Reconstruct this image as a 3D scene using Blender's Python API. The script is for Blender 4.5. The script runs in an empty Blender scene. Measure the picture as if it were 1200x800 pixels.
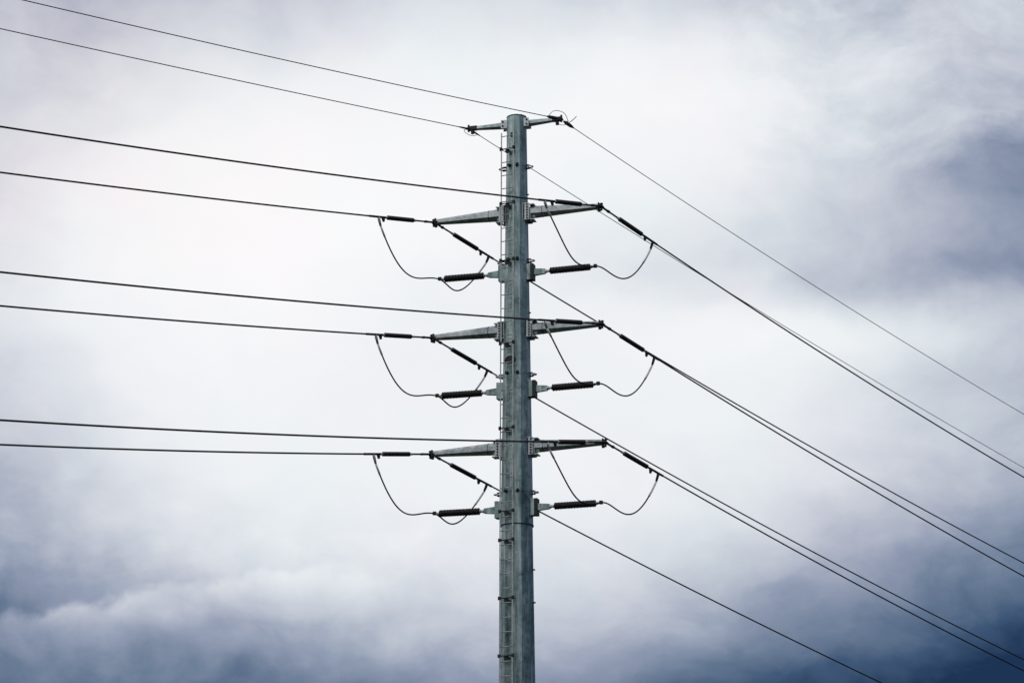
import bpy, math, random
from mathutils import Vector, Matrix
random.seed(7)
R = math.radians
scene = bpy.context.scene
col = scene.collection

# ------------------------------------------------------------------ camera
EYE = 1.6
cam = bpy.data.objects.new('camera', bpy.data.cameras.new('camera'))
col.objects.link(cam)
cam.location = (0, 0, EYE)
cam.rotation_euler = (R(90 + 15.7096), 0, 0)
cam.data.sensor_width = 36
cam.data.lens = 84.0
cam.data.clip_start = 0.1
cam.data.clip_end = 20000
scene.camera = cam

# ------------------------------------------------------------------ sky: Nishita behind a heavy overcast of clouds laid out by azimuth and elevation
SUN_EL, SUN_AZ = 52, -130          # azimuth measured from the +Y axis, clockwise seen from above
world = bpy.data.worlds.new('World')
scene.world = world
world.use_nodes = True
nt = world.node_tree
for n in list(nt.nodes):
    nt.nodes.remove(n)
N, Lk = nt.nodes, nt.links

def node(tree, kind, **kw):
    n = tree.nodes.new(kind)
    for k, v in kw.items():
        setattr(n, k, v)
    return n

def put(tree, sock, v):
    if isinstance(v, bpy.types.NodeSocket):
        tree.links.new(v, sock)
    else:
        sock.default_value = v

def M(op, a, b=0.0, c=0.0, tree=nt, clamp=False):
    n = node(tree, 'ShaderNodeMath', operation=op, use_clamp=clamp)
    put(tree, n.inputs[0], a)
    put(tree, n.inputs[1], b)
    put(tree, n.inputs[2], c)
    return n.outputs[0]

def VM(op, a, b=None, s=None, tree=nt, out=0):
    n = node(tree, 'ShaderNodeVectorMath', operation=op)
    put(tree, n.inputs[0], a)
    if b is not None:
        put(tree, n.inputs[1], b)
    if s is not None:
        put(tree, n.inputs['Scale'], s)
    return n.outputs[out]

def smooth(x, a, b, tree=nt):
    n = node(tree, 'ShaderNodeMapRange', interpolation_type='SMOOTHSTEP')
    put(tree, n.inputs[0], x)
    n.inputs[1].default_value, n.inputs[2].default_value = a, b
    n.inputs[3].default_value, n.inputs[4].default_value = 0, 1
    return n.outputs[0]

def noise(vec, scale, detail=5, rough=.55, dist=0.0, tree=nt, out='Fac'):
    n = node(tree, 'ShaderNodeTexNoise')
    put(tree, n.inputs['Vector'], vec)
    n.inputs['Scale'].default_value = scale
    n.inputs['Detail'].default_value = detail
    n.inputs['Roughness'].default_value = rough
    n.inputs['Distortion'].default_value = dist
    return n.outputs[out]

tc = node(nt, 'ShaderNodeTexCoord')
direc = VM('NORMALIZE', tc.outputs['Generated'])
sep = node(nt, 'ShaderNodeSeparateXYZ')
Lk.new(direc, sep.inputs[0])
AZ = M('MULTIPLY', M('ARCTAN2', sep.outputs[0], sep.outputs[1]), 180 / math.pi)
EL = M('MULTIPLY', M('ARCSINE', sep.outputs[2]), 180 / math.pi)
cmb = node(nt, 'ShaderNodeCombineXYZ')
Lk.new(AZ, cmb.inputs[0])
Lk.new(EL, cmb.inputs[1])
P0 = cmb.outputs[0]
# slow billowing displacement of the cloud masses
wn = VM('SUBTRACT', noise(P0, .16, 5, .55, out='Color'), (.5, .5, .5))
P1 = VM('ADD', P0, VM('SCALE', wn, s=2.6))
CLOUDS = [(-14.37, 23.96, 0.009), (-9.69, 24.33, 0.239), (-4.88, 24.56, 0.207), (0.0, 24.64, 0.179), (4.88, 24.56, 0.255), (9.69, 24.33, 0.02), (14.37, 23.96, -0.234), (-14.12, 20.51, 0.095), (-9.52, 20.83, -0.118), (-4.79, 21.03, -0.373), (0.0, 21.1, -0.29), (4.79, 21.03, -0.426), (9.52, 20.83, 0.019), (14.12, 20.51, 0.246), (-13.88, 17.03, -0.08), (-9.35, 17.29, -0.151), (-4.71, 17.45, 0.006), (0.0, 17.51, 0.105), (4.71, 17.45, 0.15), (9.35, 17.29, 0.079), (13.88, 17.03, 0.142), (-13.64, 13.53, 0.037), (-9.19, 13.74, -0.058), (-4.63, 13.87, 0.153), (0.0, 13.91, 0.092), (4.63, 13.87, -0.087), (9.19, 13.74, -0.227), (13.64, 13.53, -0.108), (-13.42, 10.05, 0.32), (-9.04, 10.2, -0.106), (-4.55, 10.29, -0.364), (0.0, 10.32, -0.311), (4.55, 10.29, -0.18), (9.04, 10.2, 0.095), (13.42, 10.05, 0.205), (-13.2, 6.6, -0.103), (-8.89, 6.7, 0.158), (-4.47, 6.76, 0.336), (0.0, 6.78, 0.107), (4.47, 6.76, 0.282), (8.89, 6.7, 0.129), (13.2, 6.6, 0.107)]
SIG = 4.0
PS = VM('SCALE', P1, s=1 / SIG)
low = smooth(EL, 14, 4)
D = M('MULTIPLY_ADD', low, .36, .36)
for (a, e, w) in CLOUDS:
    d = VM('DISTANCE', PS, (a / SIG, e / SIG, 0), out=1)
    g = M('POWER', math.exp(-.5), M('MULTIPLY', d, d))
    D = M('MULTIPLY_ADD', g, w, D)

def blob(a, e, sa, se, w, D, vec=None):
    d = VM('DISTANCE', VM('MULTIPLY', vec or P1, (1 / sa, 1 / se, 0)), (a / sa, e / se, 0), out=1)
    return M('MULTIPLY_ADD', M('POWER', math.exp(-.5), M('MULTIPLY', d, d)), w, D)

# cumulus shelf low on the left: a billowed top edge, bright just under the edge, slate above it
sp1 = node(nt, 'ShaderNodeSeparateXYZ')
Lk.new(P0, sp1.inputs[0])
nb = M('SUBTRACT', noise(P0, .55, 6, .55), .5)
edge = M('ADD', M('MULTIPLY_ADD', AZ, .25, 11.98), M('MULTIPLY', nb, 1.7))
edge = M('MINIMUM', edge, M('MULTIPLY_ADD', nb, 1.7, 10.3))
under = M('SUBTRACT', edge, EL)                      # degrees below the cloud top
soft = M('SUBTRACT', 1.0, smooth(AZ, -9, 1))
inside = smooth(under, -.12, .28)
patch = M('MULTIPLY_ADD', smooth(noise(P0, .35, 4, .6), .38, .62), .6, .65)
lit = M('MULTIPLY', M('MULTIPLY', inside, patch), M('SUBTRACT', 1.0, smooth(under, .1, 1.5)))
reach = M('MULTIPLY', M('SUBTRACT', 1.0, smooth(AZ, -8, 0)), smooth(AZ, -13.5, -8.5))
D = M('MULTIPLY_ADD', M('MULTIPLY', lit, reach), -.115, D)
above = M('MULTIPLY', M('SUBTRACT', 1.0, inside), smooth(under, -1.9, -.2))
D = M('MULTIPLY_ADD', M('MULTIPLY', above, M('SUBTRACT', 1.0, smooth(AZ, -11.3, -8))), .13, D)
# dark bank with a ragged top at the upper right
nr = M('SUBTRACT', noise(P0, .7, 5, .55), .5)
bank = smooth(M('SUBTRACT', M('MULTIPLY_ADD', nr, 2.0, 20.85), EL), -.15, .35)
bank = M('MULTIPLY', bank, smooth(M('MULTIPLY_ADD', nr, 3.0, AZ), 10.4, 12.6))
bank = M('MULTIPLY', bank, smooth(EL, 17.2, 20.0))
D = M('MULTIPLY_ADD', bank, .08, D)
D = blob(10.2, 21.9, 1.3, .42, -.10, D)
D = blob(9.4, 20.55, 1.6, .3, -.06, D)
D = blob(10.5, 17.0, 3.2, .6, .10, D)
D = blob(6.0, 15.9, 4.5, .7, -.05, D)
D = blob(9.6, 16.1, 3.2, .5, -.12, D)
D = blob(4.5, 21.6, 3.2, 1.5, -.03, D)
D = blob(5.6, 18.0, 3.0, 1.0, .16, D)
D = blob(2.5, 24.0, 5.0, .8, .07, D)
D = blob(13.5, 7.2, 3.0, 1.6, .10, D)
D = M('MULTIPLY_ADD', M('SUBTRACT', 1.0, smooth(D, .08, .5)), -.015, D)
# unseen sky, added to shade the pole's faces: a heavier slate bank over to the right, a brighter veil over to the left and behind
slate = M('MULTIPLY', smooth(AZ, 22, 60), M('SUBTRACT', 1.0, smooth(AZ, 125, 160)))
D = M('MULTIPLY_ADD', slate, .24, D)
veil = M('MULTIPLY', M('SUBTRACT', 1.0, smooth(AZ, -70, -30)), smooth(EL, 0, 12))
D = M('MULTIPLY_ADD', veil, -.22, D)
behind = M('MULTIPLY', smooth(AZ, 130, 165), smooth(EL, 0, 12))
D = M('MULTIPLY_ADD', behind, -.15, D)
murk = M('MULTIPLY', smooth(M('ABSOLUTE', AZ), 30, 70), M('SUBTRACT', 1.0, smooth(EL, 4, 24)))
D = M('MULTIPLY_ADD', murk, .32, D)                  # added gloom low in the unseen sky, darkens the pole towards its foot
# finer wisps, stronger where the cloud is thin or dark, stretched along the horizon
PW = VM('MULTIPLY', P1, (.62, 1.0, 1.0))
f1 = M('SUBTRACT', noise(PW, .42, 6, .58, .4), .5)
f2 = M('SUBTRACT', noise(VM('ADD', PW, (31.0, 7.0, 3.0)), 1.0, 6, .55, .15), .5)
amp = M('MULTIPLY_ADD', smooth(D, .05, .5), .20, .085)
D = M('ADD', D, M('MULTIPLY', f1, amp))
D = M('ADD', D, M('MULTIPLY', f2, M('MULTIPLY', amp, .6)))

# lumpy billows low on the left, ragged wisps high on the right
lump = M('SUBTRACT', noise(VM('ADD', P0, (5.0, 2.0, 9.0)), .85, 5, .5, .1), .5)
lm = M('MULTIPLY', M('SUBTRACT', 1.0, smooth(AZ, -4, 3)), M('SUBTRACT', 1.0, smooth(EL, 10.3, 12.6)))
D = M('ADD', D, M('MULTIPLY', lump, M('MULTIPLY', lm, .18)))
wis = M('SUBTRACT', noise(VM('ADD', VM('MULTIPLY', P1, (.55, 1.0, 1.0)), (1.0, 12.0, 4.0)), 1.5, 6, .6, .3), .5)
wm = M('MULTIPLY', smooth(AZ, 3, 8), smooth(EL, 18.5, 20.5))
D = M('ADD', D, M('MULTIPLY', wis, M('MULTIPLY', wm, .24)))
D = blob(-9.0, 9.2, 3.5, 1.7, -.05, D)
D = blob(-8.3, 10.8, 2.0, .8, -.07, D)
D = blob(-12.2, 9.0, 2.2, .8, -.07, D)
D = blob(5.8, 21.6, 2.0, .8, -.08, D)

def lin(c):
    return tuple(((v / 255) / 12.92 if v / 255 <= .04045 else ((v / 255 + .055) / 1.055) ** 2.4) for v in c)

cr = node(nt, 'ShaderNodeValToRGB')
stops = [(0, (252, 252, 253)), (.15, (240, 243, 246)), (.3, (218, 223, 230)), (.45, (190, 196, 209)), (.6, (149, 159, 181)),
         (.75, (104, 122, 148)), (.88, (60, 85, 117)), (1, (16, 43, 80))]
while len(cr.color_ramp.elements) < len(stops):
    cr.color_ramp.elements.new(.5)
for e_, (p_, c_) in zip(cr.color_ramp.elements, stops):
    e_.position = p_
    e_.color = (*lin(c_), 1)
Lk.new(D, cr.inputs[0])
# faint lilac and green casts drifting through the cloud
hue = node(nt, 'ShaderNodeMix', data_type='RGBA', blend_type='MULTIPLY')
hue.inputs[0].default_value = 1
hr = node(nt, 'ShaderNodeValToRGB')
hr.color_ramp.elements[0].position, hr.color_ramp.elements[0].color = .35, (1.012, .99, 1.0, 1)
hr.color_ramp.elements[1].position, hr.color_ramp.elements[1].color = .65, (.985, 1.005, 1.0, 1)
Lk.new(noise(P0, .3, 3, .5), hr.inputs[0])
Lk.new(cr.outputs[0], hue.inputs['A'])
Lk.new(hr.outputs[0], hue.inputs['B'])
sky = node(nt, 'ShaderNodeTexSky', sky_type='NISHITA', sun_disc=False)
sky.sun_elevation = R(SUN_EL)
sky.sun_rotation = R(SUN_AZ)
bg_sky = node(nt, 'ShaderNodeBackground')
bg_sky.inputs[1].default_value = .08
Lk.new(sky.outputs[0], bg_sky.inputs[0])
bg_cloud = node(nt, 'ShaderNodeBackground')
bg_cloud.inputs[1].default_value = 1.0
warm = node(nt, 'ShaderNodeMix', data_type='RGBA', blend_type='MULTIPLY')
Lk.new(M('MULTIPLY', M('SUBTRACT', 1.0, smooth(AZ, -12, -2)), smooth(EL, 15, 20)), warm.inputs[0])
Lk.new(hue.outputs['Result'], warm.inputs['A'])
warm.inputs['B'].default_value = (1.05, .995, .985, 1)
Lk.new(warm.outputs['Result'], bg_cloud.inputs[0])
mx = node(nt, 'ShaderNodeMixShader')
mx.inputs[0].default_value = .97                     # cloud cover
Lk.new(bg_sky.outputs[0], mx.inputs[1])
Lk.new(bg_cloud.outputs[0], mx.inputs[2])
wo = node(nt, 'ShaderNodeOutputWorld')
Lk.new(mx.outputs[0], wo.inputs[0])

sun = bpy.data.objects.new('sun', bpy.data.lights.new('sun', 'SUN'))
col.objects.link(sun)
sun.data.energy = .6
sun.data.angle = R(14)
sun.data.color = (1, .96, .9)
sd = Vector((math.sin(R(SUN_AZ)) * math.cos(R(SUN_EL)), math.cos(R(SUN_AZ)) * math.cos(R(SUN_EL)), math.sin(R(SUN_EL))))
sun.rotation_euler = (-sd).to_track_quat('-Z', 'Y').to_euler()
sun.location = sd * 100
vs = scene.view_settings
vs.view_transform = 'Standard'
vs.look = 'None'
vs.exposure = 0
vs.gamma = 1
vs.use_curve_mapping = False

# ------------------------------------------------------------------ materials
def mat(name, color, rough=.5, metal=0.0):
    m = bpy.data.materials.new(name)
    m.use_nodes = True
    b = m.node_tree.nodes['Principled BSDF']
    b.inputs['Base Color'].default_value = (*color, 1)
    b.inputs['Roughness'].default_value = rough
    b.inputs['Metallic'].default_value = metal
    return m, m.node_tree, b

def mottled(name, c0, c1, c2, rough, metal, scale, streak=True, bump=.0):
    m, t, b = mat(name, c1, rough, metal)
    tc = node(t, 'ShaderNodeTexCoord')
    o = tc.outputs['Object']
    sp = noise(o, scale, 6, .6, tree=t)
    big = noise(o, scale * .17, 4, .55, tree=t)
    mixv = M('MULTIPLY_ADD', sp, .55, M('MULTIPLY', big, .45, tree=t), tree=t)
    if streak:
        st = noise(VM('MULTIPLY', o, (1.0, 1.0, .09), tree=t), scale * .9, 5, .6, .3, tree=t)
        mixv = M('MULTIPLY_ADD', st, .55, M('MULTIPLY', mixv, .45, tree=t), tree=t)
    r = node(t, 'ShaderNodeValToRGB')
    r.color_ramp.elements[0].position, r.color_ramp.elements[0].color = .385, (*c0, 1)
    r.color_ramp.elements[1].position, r.color_ramp.elements[1].color = .63, (*c2, 1)
    e = r.color_ramp.elements.new(.5)
    e.color = (*c1, 1)
    t.links.new(mixv, r.inputs[0])
    t.links.new(r.outputs[0], b.inputs['Base Color'])
    if streak:
        def over(fac, colour, base):
            x = node(t, 'ShaderNodeMix', data_type='RGBA')
            t.links.new(fac, x.inputs[0])
            t.links.new(base, x.inputs['A'])
            x.inputs['B'].default_value = (*colour, 1)
            return x.outputs['Result']
        base = r.outputs[0]
        runs = noise(VM('MULTIPLY', o, (9.0, 9.0, .55), tree=t), 1.0, 4, .6, .5, tree=t)
        base = over(M('MULTIPLY', smooth(runs, .56, .70, tree=t), .65, tree=t), (.60, .64, .62), base)
        base = over(M('MULTIPLY', smooth(noise(VM('ADD', o, (3.0, 8.0, 1.0), tree=t), 2.6, 5, .62, .4, tree=t), .54, .68, tree=t), .55, tree=t), (.07, .10, .10), base)
        base = over(M('MULTIPLY', smooth(noise(VM('MULTIPLY', o, (6.0, 6.0, 2.2), tree=t), 1.3, 6, .65, .6, tree=t), .60, .70, tree=t), .6, tree=t), (.62, .66, .65), base)
        base = over(M('MULTIPLY', smooth(noise(VM('ADD', o, (7.0, 1.0, 5.0), tree=t), 7.0, 4, .6, tree=t), .68, .76, tree=t), .5, tree=t), (.20, .13, .10), base)
        t.links.new(base, b.inputs['Base Color'])
    rr = node(t, 'ShaderNodeMapRange')
    t.links.new(sp, rr.inputs[0])
    rr.inputs[1].default_value, rr.inputs[2].default_value = .3, .7
    rr.inputs[3].default_value, rr.inputs[4].default_value = rough - .1, rough + .12
    t.links.new(rr.outputs[0], b.inputs['Roughness'])
    if bump:
        bp = node(t, 'ShaderNodeBump')
        bp.inputs['Strength'].default_value = bump
        bp.inputs['Distance'].default_value = .01
        t.links.new(sp, bp.inputs['Height'])
        t.links.new(bp.outputs[0], b.inputs['Normal'])
    return m

STEEL = mottled('galvanised_steel', (.075, .135, .135), (.235, .315, .312), (.47, .56, .55), .4, .88, 6.5, True, .2)
ARM = mottled('galvanised_arm', (.24, .29, .29), (.38, .43, .43), (.54, .58, .57), .38, .95, 8, False, .12)
LADDER = mottled('ladder_steel', (.22, .24, .24), (.34, .36, .36), (.46, .48, .48), .45, .5, 9, False)
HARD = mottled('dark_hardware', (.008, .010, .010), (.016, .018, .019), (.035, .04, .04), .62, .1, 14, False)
FIT = mottled('bright_fitting', (.42, .43, .44), (.58, .59, .60), (.7, .71, .72), .4, .5, 14, False)
POLY = mottled('black_polymer', (.004, .003, .0035), (.006, .0045, .005), (.010, .008, .009), .6, 0, 20, False)
WIRE = mottled('silhouette_dark_conductor', (.006, .006, .007), (.009, .009, .010), (.014, .014, .015), .7, 0, 12, False)  # near-black paints in the silhouette against bright sky; the aluminium itself is light grey
GWIRE = mottled('weathered_ground_wire', (.03, .028, .028), (.045, .042, .042), (.065, .06, .06), .65, .1, 12, False)
SLEEVE = mat('pale_sleeve', (.8, .79, .77), .5)[0]
GRASS = mottled('ground_grass', (.010, .014, .007), (.018, .025, .011), (.03, .034, .017), .9, 0, .6, False)

# ------------------------------------------------------------------ mesh builder
class MB:
    def __init__(s):
        s.v, s.f, s.m, s.sm = [], [], [], []

    def add(s, verts, faces, mi=0, smooth=False):
        o = len(s.v)
        s.v += [tuple(v) for v in verts]
        s.f += [tuple(i + o for i in f) for f in faces]
        s.m += [mi] * len(faces)
        s.sm += [smooth] * len(faces)
        return s

    def box(s, c, size, ax=None, mi=0, bev=0.0):
        """box centred on c; ax = (x, y, z) unit vectors; the vertical edges are chamfered by bev"""
        ax = ax or (Vector((1, 0, 0)), Vector((0, 1, 0)), Vector((0, 0, 1)))
        c = Vector(c)
        hx, hy, hz = [q / 2 for q in size]
        b = min(bev or .12 * min(size), hx * .45, hy * .45, hz * .45)
        prof = [(hx - b, hy), (-hx + b, hy), (-hx, hy - b), (-hx, -hy + b), (-hx + b, -hy), (hx - b, -hy), (hx, -hy + b), (hx, hy - b)]
        k = len(prof)
        V = []
        for z, q in ((-hz, 1 - b / max(hx, hy)), (-hz + b, 1), (hz - b, 1), (hz, 1 - b / max(hx, hy))):
            V += [c + ax[0] * x * q + ax[1] * y * q + ax[2] * z for x, y in prof]
        F = [tuple(reversed(range(k)))] + [tuple(range(3 * k, 4 * k))]
        for r in range(3):
            F += [(r * k + i, r * k + (i + 1) % k, (r + 1) * k + (i + 1) % k, (r + 1) * k + i) for i in range(k)]
        return s.add(V, F, mi)

    def tube(s, pts, rad, n=8, mi=0, smooth=True, cap=True, phase=0.0):
        pts = [Vector(p) for p in pts]
        rad = rad if isinstance(rad, (list, tuple)) else [rad] * len(pts)
        T = []
        for i in range(len(pts)):
            a, b = pts[max(i - 1, 0)], pts[min(i + 1, len(pts) - 1)]
            T.append((b - a).normalized())
        up = Vector((0, 0, 1)) if abs(T[0].z) < .95 else Vector((0, 1, 0))
        u = (up - T[0] * up.dot(T[0])).normalized()
        V = []
        for p, t, r in zip(pts, T, rad):
            u = (u - t * u.dot(t)).normalized()
            w = t.cross(u)
            V += [p + (u * math.cos(phase + 2 * math.pi * i / n) + w * math.sin(phase + 2 * math.pi * i / n)) * r for i in range(n)]
        F = []
        for j in range(len(pts) - 1):
            F += [(j * n + i, j * n + (i + 1) % n, (j + 1) * n + (i + 1) % n, (j + 1) * n + i) for i in range(n)]
        s.add(V, F, mi, smooth)
        if cap:
            k = len(pts) - 1
            o = len(s.v) - len(V)
            s.f += [tuple(o + i for i in reversed(range(n))), tuple(o + k * n + i for i in range(n))]
            s.m += [mi, mi]
            s.sm += [False, False]
        return s

    def cyl(s, a, b, r, n=10, mi=0, r2=None, smooth=True):
        return s.tube([a, b], [r, r if r2 is None else r2], n, mi, smooth)

    def lathe_x(s, prof, n=20, mi=0, smooth=True):
        """prof: list of (x, radius) spun round local X"""
        V = []
        for x, r in prof:
            V += [(x, r * math.cos(2 * math.pi * i / n), r * math.sin(2 * math.pi * i / n)) for i in range(n)]
        F = []
        for j in range(len(prof) - 1):
            F += [(j * n + i, j * n + (i + 1) % n, (j + 1) * n + (i + 1) % n, (j + 1) * n + i) for i in range(n)]
        F += [tuple(reversed(range(n))), tuple((len(prof) - 1) * n + i for i in range(n))]
        return s.add(V, F, mi, smooth)

    def build(s, name, mats, parent=None):
        me = bpy.data.meshes.new(name)
        me.from_pydata(s.v, [], s.f)
        for m in (mats if isinstance(mats, (list, tuple)) else [mats]):
            me.materials.append(m)
        me.polygons.foreach_set('material_index', s.m)
        me.polygons.foreach_set('use_smooth', s.sm)
        me.update()
        import bmesh
        bm = bmesh.new()
        bm.from_mesh(me)
        bmesh.ops.recalc_face_normals(bm, faces=bm.faces)
        bm.to_mesh(me)
        bm.free()
        o = bpy.data.objects.new(name, me)
        col.objects.link(o)
        if parent:
            o.parent = parent
        return o

def tag(o, label=None, cat=None, group=None, kind=None):
    if label: o['label'] = label
    if cat: o['category'] = cat
    if group: o['group'] = group
    if kind: o['kind'] = kind
    return o

def empty(name, loc, rot=None):
    o = bpy.data.objects.new(name, None)
    o.empty_display_size = .2
    col.objects.link(o)
    o.location = loc
    if rot is not None:
        o.rotation_euler = rot
    return o

def copy_tree(o, parent=None):
    c = o.copy()
    col.objects.link(c)
    c.parent = parent
    for ch in [k for k in bpy.data.objects if k.parent == o]:
        copy_tree(ch, c)
    return c

# ------------------------------------------------------------------ ground
g = MB()
g.add([(-6000, -6000, 0), (6000, -6000, 0), (6000, 6000, 0), (-6000, 6000, 0)], [(0, 1, 2, 3)])
tag(g.build('ground', GRASS), kind='structure')

# ------------------------------------------------------------------ the line: where the pole stands and which way everything points
PX, PY = .11632, 64.32682
ARM_AZ = R(-16.7339)                                  # the crossarms' direction in plan
AX = Vector((math.cos(ARM_AZ), math.sin(ARM_AZ), 0))  # along the arms, to the right and a little nearer
AY = Vector((-math.sin(ARM_AZ), math.cos(ARM_AZ), 0)) # across them, away from the viewer
AZV = Vector((0, 0, 1))
LEVELS = {'top': 21.8325 + EYE, 'middle': 18.40 + EYE, 'bottom': 15.03 + EYE}
ARM_L = {('top', 1): 2.483, ('top', -1): 2.447, ('middle', 1): 2.472, ('middle', -1): 2.478, ('bottom', 1): 2.532, ('bottom', -1): 2.484}
SHIELD_Z, SHIELD_L = 24.571 + EYE, {1: 1.328, -1: 1.4075}
TOP_Z = 24.75 + EYE

def pole_r(z):                                        # pole radius at height z
    return .270 + (24.842 + EYE - z) * .0142

def on_arm(side, r, z, y=0.0):                        # a point relative to the pole's foot
    return AX * (side * r) + AY * y + AZV * z

PO = Vector((PX, PY, 0))
pole = empty('steel_monopole', PO)
tag(pole, 'tall galvanised steel power pole with six crossarms and a climbing ladder under the clouds', 'power pole')

SEAM = 12.852 + EYE
def shaft(z0, z1, extra, name):
    b = MB()
    n = 12
    V = []
    zs = [z0 + (z1 - z0) * i / 14 for i in range(15)]
    for z in zs:
        r = (pole_r(z) + extra) / math.cos(math.pi / n)
        # one corner 15 degrees to the right of the viewer's line of sight
        V += [Vector((.02 + r * math.sin(R(15 + 360 / n * i)), -r * math.cos(R(15 + 360 / n * i)), z)) for i in range(n)]
    F = []
    for j in range(14):
        F += [(j * n + i, j * n + (i + 1) % n, (j + 1) * n + (i + 1) % n, (j + 1) * n + i) for i in range(n)]
    F += [tuple(reversed(range(n))), tuple(14 * n + i for i in range(n))]
    b.add(V, F)
    return b.build(name, STEEL, pole)
shaft(0, SEAM + .3, -.012, 'shaft_section')
shaft(SEAM, TOP_Z - .012, .006, 'shaft_section')
b = MB()
b.tube([(.02, 0, TOP_Z - .010), (.02, 0, TOP_Z + .018)], .295, 12, smooth=False)
b.build('cap', HARD, pole)
# weld ring and drain lip at the slip joint
b = MB()
ring = [Vector((.02 + (pole_r(SEAM) + .010) / math.cos(math.pi / 12) * math.sin(R(15 + 30 * i)), -(pole_r(SEAM) + .010) / math.cos(math.pi / 12) * math.cos(R(15 + 30 * i)), SEAM - .004)) for i in range(13)]
b.tube(ring, .012, 6, smooth=False, cap=False)
b.build('joint_lip', HARD, pole)

# small steel things fixed to the shaft
def radial(az, z, extra=0.0):                         # point on the pole's face; az is degrees right of the viewer's side
    r = (pole_r(z) + extra)
    return Vector((.02 + r * math.sin(R(az)), -r * math.cos(R(az)), z))
def rad_dir(az):
    return Vector((math.sin(R(az)), -math.cos(R(az)), 0))

def hole_cover(az, z, w, h, name):
    b = MB()
    d = rad_dir(az)
    tdir = Vector((-d.y, d.x, 0))
    V = []
    k = 20
    for off, q in ((-.02, 1), (.012, 1), (.018, .92)):
        V += [radial(az, z, off) + tdir * (w / 2 * q * math.cos(2 * math.pi * i / k)) + AZV * (h / 2 * q * math.sin(2 * math.pi * i / k)) for i in range(k)]
    F = [(j * k + i, j * k + (i + 1) % k, (j + 1) * k + (i + 1) % k, (j + 1) * k + i) for j in range(2) for i in range(k)]
    F += [tuple(2 * k + i for i in range(k)), tuple(reversed(range(k)))]
    b.add(V, F)
    return b.build(name, HARD, pole)
hole_cover(-30, 17.475 + EYE, .36, .24, 'hand_hole')
hole_cover(-30, 24.15 + EYE, .10, .16, 'lifting_hole')
for z in (11.62, 10.72, 18.9, 22.4):
    b = MB()
    for az in (75,):
        b.cyl(radial(az, z + EYE, -.02), radial(az, z + EYE, .05), .022, 6, smooth=False)
    b.build('step_nut', HARD, pole)

# ------------------------------------------------------------------ crossarms
def oct_arm(b, p0, p1, h0, h1, w0, w1, mi=0):
    """tapered eight-sided tube from p0 to p1"""
    d = (p1 - p0).normalized()
    side = AZV.cross(d).normalized()
    up = d.cross(side).normalized()
    V = []
    n = 8
    for p, h, w in ((p0, h0, w0), (p1, h1, w1)):
        for i in range(n):
            a = R(22.5 + 45 * i)
            k = 1 / math.cos(R(22.5))
            V.append(p + side * (math.cos(a) * w / 2 * k) + up * (math.sin(a) * h / 2 * k))
    F = [(i, (i + 1) % n, n + (i + 1) % n, n + i) for i in range(n)] + [tuple(reversed(range(n))), tuple(range(n, 2 * n))]
    b.add(V, F, mi)

def crossarm(side, level):
    z = LEVELS[level]
    L = ARM_L[(level, side)]
    rp = pole_r(z)
    r0, rf = rp - .06, rp + .13                       # plates start in the shaft's flank, arm box ends at rf
    arm = MB()
    oct_arm(arm, on_arm(side, rf, z + .02), on_arm(side, L - .06, z), .34, .155, .30, .14)
    a = arm.build('crossarm', ARM, pole)
    w = MB()                                          # weld seam round the arm near its root
    q = (.79 - rf) / (L - .06 - rf)
    hh = .34 + (.155 - .34) * q + .012
    oct_arm(w, on_arm(side, .785, z + .02 * (1 - q)), on_arm(side, .797, z + .02 * (1 - q)), hh, hh, hh * .9, hh * .9)
    w.build('weld_seam', HARD, a)
    # box collar joining arm and plates
    f = MB()
    for dz in (.225, -.225):
        f.box(on_arm(side, rf + .05, z + dz), (.14, .30, .026), (AX, AY, AZV), bev=.002)
    f.box(on_arm(side, rf + .012, z), (.03, .31, .42), (AX, AY, AZV), bev=.002)
    f.build('collar', ARM, a)
    for y, s in ((-.20, -1), (.20, 1)):               # one bolted plate on each flank of the arm
        p = MB()
        p.box(on_arm(side, (r0 + rf) / 2 - .005, z, y), (rf - r0, .024, .50), (AX, AY, AZV), bev=.002)
        for i in range(6):
            zz = z - .2 + .08 * i
            p.cyl(on_arm(side, rf - .06, zz, y + .010 * s), on_arm(side, rf - .06, zz, y + .042 * s), .026, 6, 1, smooth=False)
        p.build('bracket_plate', [ARM, HARD], a)
        k = MB()  # dark strip in place of the shadow in the gap beside the shaft
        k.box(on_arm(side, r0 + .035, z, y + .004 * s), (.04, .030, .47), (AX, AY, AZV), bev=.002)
        k.build('gap_shade_strip', HARD, a)
    t = MB()
    t.box(on_arm(side, L - .05, z), (.03, .19, .20), (AX, AY, AZV))
    t.box(on_arm(side, L - .02, z - .005), (.20, .22, .024), (AX, AY, AZV))
    t.cyl(on_arm(side, L + .02, z - .13), on_arm(side, L + .02, z + .10), .028, 8, smooth=False)
    t.cyl(on_arm(side, L - .05, z - .15), on_arm(side, L - .05, z - .08), .045, 8, smooth=False)
    for zz in (z - .05, z + .055):
        t.cyl(on_arm(side, L + .02, zz), on_arm(side, L + .02, zz + .03), .05, 6, smooth=False)
    t.build('tip_fitting', HARD, a)

for level in LEVELS:
    for side in (1, -1):
        crossarm(side, level)

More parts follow.
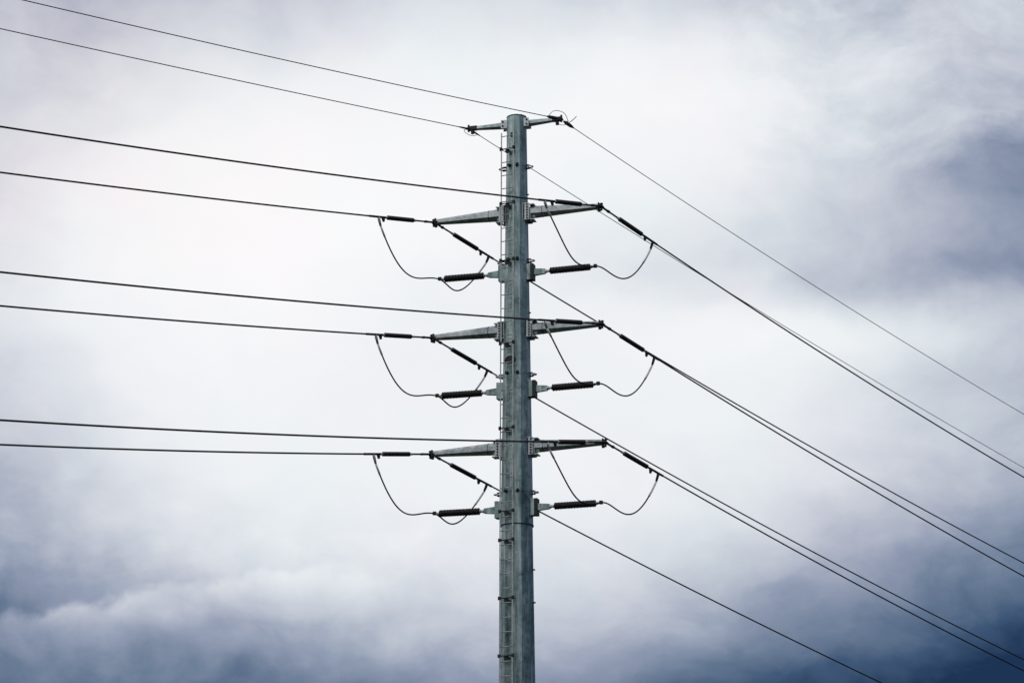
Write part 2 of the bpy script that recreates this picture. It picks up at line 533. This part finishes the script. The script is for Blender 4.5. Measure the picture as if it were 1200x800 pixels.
def shield_arm(side):
    z = SHIELD_Z
    L = SHIELD_L[side]
    rp = pole_r(z)
    arm = MB()
    oct_arm(arm, on_arm(side, rp + .12, z - .02), on_arm(side, L - .05, z), .185, .10, .17, .10)
    a = arm.build('top_bracket_arm', ARM, pole)
    for y in (-.13, .13):
        p = MB()
        p.box(on_arm(side, rp + .04, z - .02, y), (.20, .02, .25), (AX, AY, AZV), bev=.002)
        for zz in (-.08, .05):
            p.cyl(on_arm(side, rp + .08, z + zz, y), on_arm(side, rp + .08, z + zz, y + (.04 if y > 0 else -.04)), .026, 6, 1, smooth=False)
        p.build('bracket_plate', [ARM, HARD], a)
    t = MB()
    t.box(on_arm(side, L - .10, z + .005), (.30, .13, .12), (AX, AY, AZV))
    t.box(on_arm(side, L, z), (.14, .16, .02), (AX, AY, AZV))
    t.cyl(on_arm(side, L + .02, z - .09), on_arm(side, L + .02, z + .12), .03, 8, smooth=False)
    t.cyl(on_arm(side, L - .10, z - .16), on_arm(side, L - .10, z - .05), .05, 8, smooth=False)
    t.build('tip_fitting', HARD, a)
for side in (1, -1):
    shield_arm(side)

# ------------------------------------------------------------------ clamp bands with eyes, between the crossarms
for zb in (23.23, 20.42, 17.105, 13.758):
    z = zb + EYE
    b = MB()
    r = pole_r(z) + .010
    ringp = [Vector((.02 + r / math.cos(math.pi / 12) * math.sin(R(15 + 30 * i)), -r / math.cos(math.pi / 12) * math.cos(R(15 + 30 * i)), z)) for i in range(13)]
    V, F = [], []
    for q in ringp[:-1]:
        n = Vector((q.x - .02, q.y, 0)).normalized()
        V += [q - n * .016 - AZV * .022, q + n * .004 - AZV * .022, q + n * .004 + AZV * .022, q - n * .016 + AZV * .022]
    for i in range(12):
        j = (i + 1) % 12
        F += [(i * 4 + k, i * 4 + (k + 1) % 4, j * 4 + (k + 1) % 4, j * 4 + k) for k in range(4)]
    b.add(V, F)
    band = b.build('clamp_band', STEEL, pole)
    for az in (2, -42):
        k = MB()
        k.cyl(radial(az, z, -.02), radial(az, z, .075), .055, 10, r2=.045)
        k.build('boss', HARD, band)
    for side in (1, -1):
        e = MB()
        rp = pole_r(z)
        for dz in (.045, -.045):
            e.box(on_arm(side, rp + .05, z + dz), (.13, .12, .018), (AX, AY, AZV))
        e.build('ear', HARD, band)
        k = MB()
        pts = [on_arm(side, rp + .06, z, -.075)]
        for i in range(9):
            t = -math.pi / 2 + math.pi * i / 8
            pts.append(on_arm(side, rp + .13 + .075 * math.cos(t), z + .0, .075 * math.sin(t)))
        pts.append(on_arm(side, rp + .06, z, .075))
        k.tube(pts, .02, 6)
        k.build('eye', FIT, band)

# ------------------------------------------------------------------ ladder, on the pole's left front face
LAZ = -27
def lad(u, z, off):                                   # u across the ladder, off = stand-off from the pole's face
    d = rad_dir(LAZ)
    t = Vector((math.cos(R(LAZ)), math.sin(R(LAZ)), 0))
    lean = .215 + (TOP_Z - z) * .0022                 # the rails stand a little off plumb with the taper
    base = Vector((-lean - .03, 0, 0))
    depth = math.sqrt(max(.01, (pole_r(z) + .05) ** 2 - lean ** 2)) + off
    return Vector((base.x, -depth, z)) + t * u
ladder = MB()
ZB, ZT = 2.5, 24.05 + EYE
HALF = .205
def rail(u, top):
    b = MB()
    n = 24
    for k, (du, do, w1, w2) in enumerate(((0, .10, .010, .055), (-.016 if u > 0 else .016, .125, .040, .010))):
        V = []
        for i in range(n + 1):
            z = ZB + (top - ZB) * i / n
            for a_, c_ in ((-1, -1), (1, -1), (1, 1), (-1, 1)):
                V.append(lad(u + du + a_ * w1 / 2, z, do + c_ * w2 / 2))
        F = [(i * 4 + j, i * 4 + (j + 1) % 4, (i + 1) * 4 + (j + 1) % 4, (i + 1) * 4 + j) for i in range(n) for j in range(4)]
        F += [(3, 2, 1, 0), tuple(n * 4 + j for j in range(4))]
        b.add(V, F)
    return b
lad_root = rail(-HALF, 24.18 + EYE).build('ladder', LADDER, pole)
rail(HALF, 24.18 + EYE).build('rail', LADDER, lad_root)
z = ZB + .2
rung_z0 = 23.30 + EYE - .015
zs = [rung_z0 + .395 * k for k in range(-42, 3)]
for z in zs:
    b = MB()
    b.cyl(lad(-HALF, z, .10), lad(HALF, z, .10), .014, 8)
    b.build('rung', LADDER, lad_root)
for zb in (23.70, 22.05, 20.36, 17.93, 15.50, 13.17, 12.37, 10.78, 9.22, 7.6, 6.0, 4.4):
    z = zb + EYE
    b = MB()
    d = rad_dir(LAZ)
    b.cyl(lad(-HALF - .02, z, .08), lad(HALF + .02, z, .08), .018, 6, smooth=False)
    for u in (-.07, .07):                             # splayed stand-off feet back to the shaft
        b.cyl(lad(u * .4, z, .08), lad(u * .8, z - .02, -.10), .02, 6, smooth=False)
    b.box(lad(0, z - .06, .04), (.10, .05, .12))
    for u in (-HALF, HALF):
        b.box(lad(u, z, .10), (.085, .11, .085))
    b.build('standoff', HARD, lad_root)

# ------------------------------------------------------------------ brackets that carry the post insulators
POST_Z = {('top', 1): 20.07, ('top', -1): 20.10, ('middle', 1): 16.68, ('middle', -1): 16.68, ('bottom', 1): 13.34, ('bottom', -1): 13.32}
POST_R = {}
for (level, side), zz in POST_Z.items():
    z = zz + EYE
    rp = pole_r(z)
    ro = rp + (.17 if side > 0 else .13)
    b = MB()
    for y in (-.11, .11):
        b.box(on_arm(side, (rp - .10 + ro - .06) / 2, z, y), (ro - rp + .04, .024, .46), (AX, AY, AZV), bev=.002)
    br = b.build('insulator_bracket', STEEL, pole)
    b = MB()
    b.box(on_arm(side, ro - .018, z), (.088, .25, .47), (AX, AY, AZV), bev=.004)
    b.build('mounting_flange', HARD if side > 0 else STEEL, br)  # right end plate made dark to stand in for its shade
    s = MB()
    # tapered stub: four-sided, deeper at the pole
    x0, x1 = ro + .026, ro + .35
    V = []
    for x, h, w in ((x0, .195, .12), (x1, .135, .10)):
        V += [on_arm(side, x, z + sz * h / 2, sy * w / 2) for sy, sz in ((-1, -1), (1, -1), (1, 1), (-1, 1))]
    s.add(V, [(0, 1, 5, 4), (1, 2, 6, 5), (2, 3, 7, 6), (3, 0, 4, 7), (3, 2, 1, 0), (4, 5, 6, 7)])
    s.build('stub', STEEL, br)
    POST_R[(level, side)] = x1

# ------------------------------------------------------------------ post insulators (things of their own, bolted to the stubs)
SIDE = {1: 'right', -1: 'left'}
def post_proto():
    root = empty('post_insulator', (0, 0, 0))
    b = MB()
    b.lathe_x([(0, .055), (.05, .055), (.06, .035), (.10, .035), (.10, .05), (.14, .05)], 14)
    b.build('base_fitting', FIT, root)
    prof = [(.13, .055)]
    n = 26
    for i in range(n):
        x = .145 + i * .0448
        r = .102 if i % 2 == 0 else .098
        prof += [(x, .084), (x + .008, r - .003), (x + .016, r), (x + .024, r - .003), (x + .034, .085)]
    prof += [(.145 + n * .0448, .06)]
    b = MB()
    b.lathe_x(prof, 22, smooth=False)
    b.build('shed_stack', POLY, root)
    b = MB()
    e = .145 + n * .0448
    b.lathe_x([(e - .01, .045), (e + .05, .045), (e + .055, .03), (e + .17, .03)], 12)
    b.build('end_fitting', FIT, root)
    b = MB()
    b.box((e + .14, 0, .015), (.10, .07, .10))
    b.cyl((e + .14, -.07, .0), (e + .14, .07, .0), .022, 6, smooth=False)
    b.build('cable_clamp', HARD, root)
    return root, e + .15
pp, POST_LEN = post_proto()
first = True
TIP = {}
WHERE = {'top': 'uppermost', 'middle': 'middle', 'bottom': 'lowest'}
for (level, side), zz in POST_Z.items():
    o = pp if first else copy_tree(pp)
    first = False
    x1 = POST_R[(level, side)]
    o.location = PO + on_arm(side, x1, zz + EYE)
    o.rotation_euler = (0, R(-.4), ARM_AZ if side > 0 else ARM_AZ + math.pi)
    tag(o, f'{WHERE[level]} ribbed black post insulator standing out from the pole\'s {SIDE[side]} side', 'insulator', 'post insulators on the pole')
    TIP[(level, side)] = PO + on_arm(side, x1 + POST_LEN, zz + EYE + .015)

# ------------------------------------------------------------------ spans of wire
# (plan direction in degrees, slope at the tower, sag coefficient)
SPAN = {('left', 'top', 1): (-136.78, -.1579, .00111), ('left', 'top', -1): (-136.77, -.1526, .00098),
        ('left', 'middle', 1): (-136.79, -.1543, .00101), ('left', 'middle', -1): (-136.77, -.1500, .00101),
        ('left', 'bottom', 1): (-136.76, -.1585, .00122), ('left', 'bottom', -1): (-136.75, -.1590, .00130),
        ('right', 'top', 1): (45.52, -.2457, .00159), ('right', 'top', -1): (45.32, -.2337, .00109),
        ('right', 'middle', 1): (45.40, -.2422, .00128), ('right', 'middle', -1): (45.39, -.2398, .00112),
        ('right', 'bottom', 1): (45.42, -.2390, .00141), ('right', 'bottom', -1): (45.28, -.2324, .00096),
        ('left', 'shield', 1): (-136.78, -.1069, .00071), ('left', 'shield', -1): (-136.76, -.0985, .00046),
        ('right', 'shield', 1): (45.40, -.2232, .00124), ('right', 'shield', -1): (45.33, -.2179, .00083)}

def span_point(span, level, side, t):
    az, s, k = SPAN[(span, level, side)]
    z = SHIELD_Z if level == 'shield' else LEVELS[level]
    L = SHIELD_L[side] if level == 'shield' else ARM_L[(level, side)]
    p = PO + on_arm(side, L, z)
    return Vector((p.x + t * math.cos(R(az)), p.y + t * math.sin(R(az)), p.z + s * t + k * t * t))

# strain insulators: X runs from the arm tip out along the wire
def strain_proto():
    root = empty('strain_insulator', (0, 0, 0))
    b = MB()
    b.cyl((.04, 0, 0), (.30, 0, 0), .032, 8)
    b.box((.33, 0, 0), (.10, .07, .06))
    b.cyl((.36, 0, 0), (.70, 0, 0), .026, 8)
    b.cyl((.06, -.05, 0), (.06, .05, 0), .024, 6, smooth=False)
    b.build('link_rod', HARD, root)
    b = MB()
    b.lathe_x([(.69, .026), (.70, .036), (.80, .036), (.81, .03)], 12)
    b.build('end_fitting', FIT, root)
    prof = [(.785, .035)]
    n = 27
    for i in range(n):
        x = .80 + i * .0365
        prof += [(x, .05), (x + .008, .064), (x + .016, .066), (x + .026, .052)]
    prof += [(.80 + n * .0365, .035)]
    b = MB()
    b.lathe_x(prof, 18, smooth=False)
    b.build('shed_stack', POLY, root)
    b = MB()
    b.lathe_x([(1.78, .030), (1.80, .036), (1.84, .036), (1.85, .02)], 12)
    b.build('end_fitting', FIT, root)
    b = MB()                                          # compression dead-end with its hanging terminal pad
    b.cyl((1.84, 0, 0), (2.45, 0, 0), .034, 8)
    b.add([(1.88, -.02, -.02), (1.99, -.02, -.02), (1.96, -.02, -.13), (1.91, -.02, -.13),
           (1.88, .02, -.02), (1.99, .02, -.02), (1.96, .02, -.13), (1.91, .02, -.13)],
          [(0, 1, 2, 3), (7, 6, 5, 4), (0, 4, 5, 1), (1, 5, 6, 2), (2, 6, 7, 3), (3, 7, 4, 0)])
    b.build('dead_end_clamp', HARD, root)
    return root
sp_ = strain_proto()
first = True
TIPNAME = {('top', 1): 'upper right', ('top', -1): 'upper left', ('middle', 1): 'middle right', ('middle', -1): 'middle left',
           ('bottom', 1): 'lower right', ('bottom', -1): 'lower left'}
EDGE = {'left': 'gently sloping left-hand', 'right': 'steeply falling right-hand'}
for (span, level, side) in SPAN:
    if level == 'shield':
        continue
    o = sp_ if first else copy_tree(sp_)
    first = False
    p, q = span_point(span, level, side, 0), span_point(span, level, side, 2.4)
    o.location = p
    o.rotation_euler = (q - p).to_track_quat('X', 'Z').to_euler()
    tag(o, f'black strain insulator between the {TIPNAME[(level, side)]} crossarm tip and its {EDGE[span]} wire', 'insulator', 'strain insulators at the crossarm tips')

# conductors and ground wires
RUN = {'left': 95, 'right': 190}
for (span, level, side), (az, s, k) in SPAN.items():
    shield = level == 'shield'
    t0 = (.35 if side > 0 else .2) if shield else 2.3
    n = 150
    pts = [span_point(span, level, side, t0 + (RUN[span] - t0) * (i / n) ** 1.4) for i in range(n + 1)]
    b = MB()
    b.tube(pts, (.0135 if span == 'left' else .0115) if shield else .0245, 6)
    way = 'left' if span == 'left' else 'right'
    if shield:
        o = b.build('ground_wire', GWIRE)
        tag(o, f'thin grey ground wire running {way} from the {SIDE[side]} end of the pole top bracket', 'wire', 'ground wires')
        c = MB()
        d0 = [span_point(span, level, side, t) for t in ((.12, .22, .42, .55) if side > 0 else (.05, .12, .3, .42))]
        c.tube(d0, [.02, .055, .05, .018] if side > 0 else [.02, .03, .026, .015], 8)
        c.build('dead_end_grip', HARD, o)
    else:
        o = b.build('conductor', WIRE)
        drop = 'sloping gently to the left edge' if span == 'left' else 'falling steeply to the right'
        tag(o, f'thick black conductor {drop} from the {TIPNAME[(level, side)]} crossarm', 'wire', 'conductors')

# ------------------------------------------------------------------ jumper cables: clamp - loop - post insulator tip - loop - clamp
CURVE = {('left', 1): (1.117, 1.337, 1.057, .281), ('right', 1): (1.148, 2.056, .588, -.178),
         ('left', -1): (.971, 2.072, .722, -.053), ('right', -1): (1.472, 1.891, .567, .027)}
def bez(P0_, P1_, P2_, P3_, n):
    return [P0_ * (1 - u) ** 3 + P1_ * 3 * u * (1 - u) ** 2 + P2_ * 3 * u * u * (1 - u) + P3_ * u ** 3 for u in [i / n for i in range(n + 1)]]
for level in LEVELS:
    for side in (1, -1):
        tip = TIP[(level, side)]
        halves, tops = [], []
        for span in ('left', 'right'):
            c = span_point(span, level, side, 2.07 if (span, side) == ('left', -1) else 2.18)
            st = c - AZV * .12
            h = Vector((tip.x - st.x, tip.y - st.y, 0)).normalized()
            a, d1, b_, d2 = CURVE[(span, side)]
            halves.append(bez(st, st + h * a - AZV * d1, tip - h * b_ - AZV * d2, tip, 26))
            tops.append(c)
        pts = halves[0] + halves[1][::-1][1:]
        m = MB()
        m.tube(pts, .021, 8)
        o = m.build('jumper_cable', WIRE)
        tag(o, f'black jumper cable drooping in two loops under the {TIPNAME[(level, side)]} crossarm', 'cable', 'jumper cables')
        for c, hv in zip(tops, halves):
            k = MB()
            k.tube([c - AZV * .0, (c + hv[0]) / 2, hv[0] + (hv[1] - hv[0]) * .6], [.03, .04, .032], 8)
            k.build('terminal_lug', HARD if c is tops[1] else FIT, o)
            k = MB()
            k.tube([hv[0] + (hv[1] - hv[0]) * .6, hv[1], hv[2]] + ([hv[3]] if c is tops[1] else []), .029, 8)
            k.build('sleeve', SLEEVE, o)

# ------------------------------------------------------------------ bonding loops at the top brackets
def spline(pts, n=10):
    out = []
    P = [Vector(p) for p in pts]
    for i in range(len(P) - 1):
        p0, p1, p2, p3 = P[max(i - 1, 0)], P[i], P[i + 1], P[min(i + 2, len(P) - 1)]
        for j in range(n):
            u = j / n
            out.append(.5 * ((2 * p1) + (p2 - p0) * u + (2 * p0 - 5 * p1 + 4 * p2 - p3) * u * u + (3 * p1 - p0 - 3 * p2 + p3) * u ** 3))
    return out + [P[-1]]
for side in (1, -1):
    t = PO + on_arm(side, SHIELD_L[side], SHIELD_Z)
    a = span_point('left', 'shield', side, .5)
    d = span_point('right', 'shield', side, .3)
    if side > 0:
        pts = [a, a + Vector((.14, 0, .16)), t + Vector((-.04, -.05, .23)), t + Vector((.13, 0, .15)), t + Vector((.22, .1, -.06)), d + Vector((0, 0, .02))]
        extra = [t + Vector((.22, 0, -.04)), t + Vector((.13, 0, -.17)), t + Vector((-.03, 0, -.16)), t + Vector((-.07, 0, -.06))]
        tail = [d, d + Vector((.06, .0, .06)), d + Vector((.13, .02, .12)), d + Vector((.25, .02, .24))]
    else:
        pts = [a + Vector((.30, .25, 0)), a + Vector((.22, .2, -.04)), t + Vector((-.10, -.05, -.14)), t + Vector((.05, 0, -.20)), t + Vector((.2, .05, -.17)), d + Vector((0, 0, 0))]
        extra, tail = None, None
    m = MB()
    m.tube(spline(pts), .0085, 6)
    if extra: m.tube(spline(extra), .0085, 6)
    if tail: m.tube(spline(tail), .011, 6)
    o = m.build('bonding_loop', GWIRE)
    tag(o, f'thin wire loop curling round the {SIDE[side]} tip of the pole top bracket', 'wire loop', 'bonding loops')
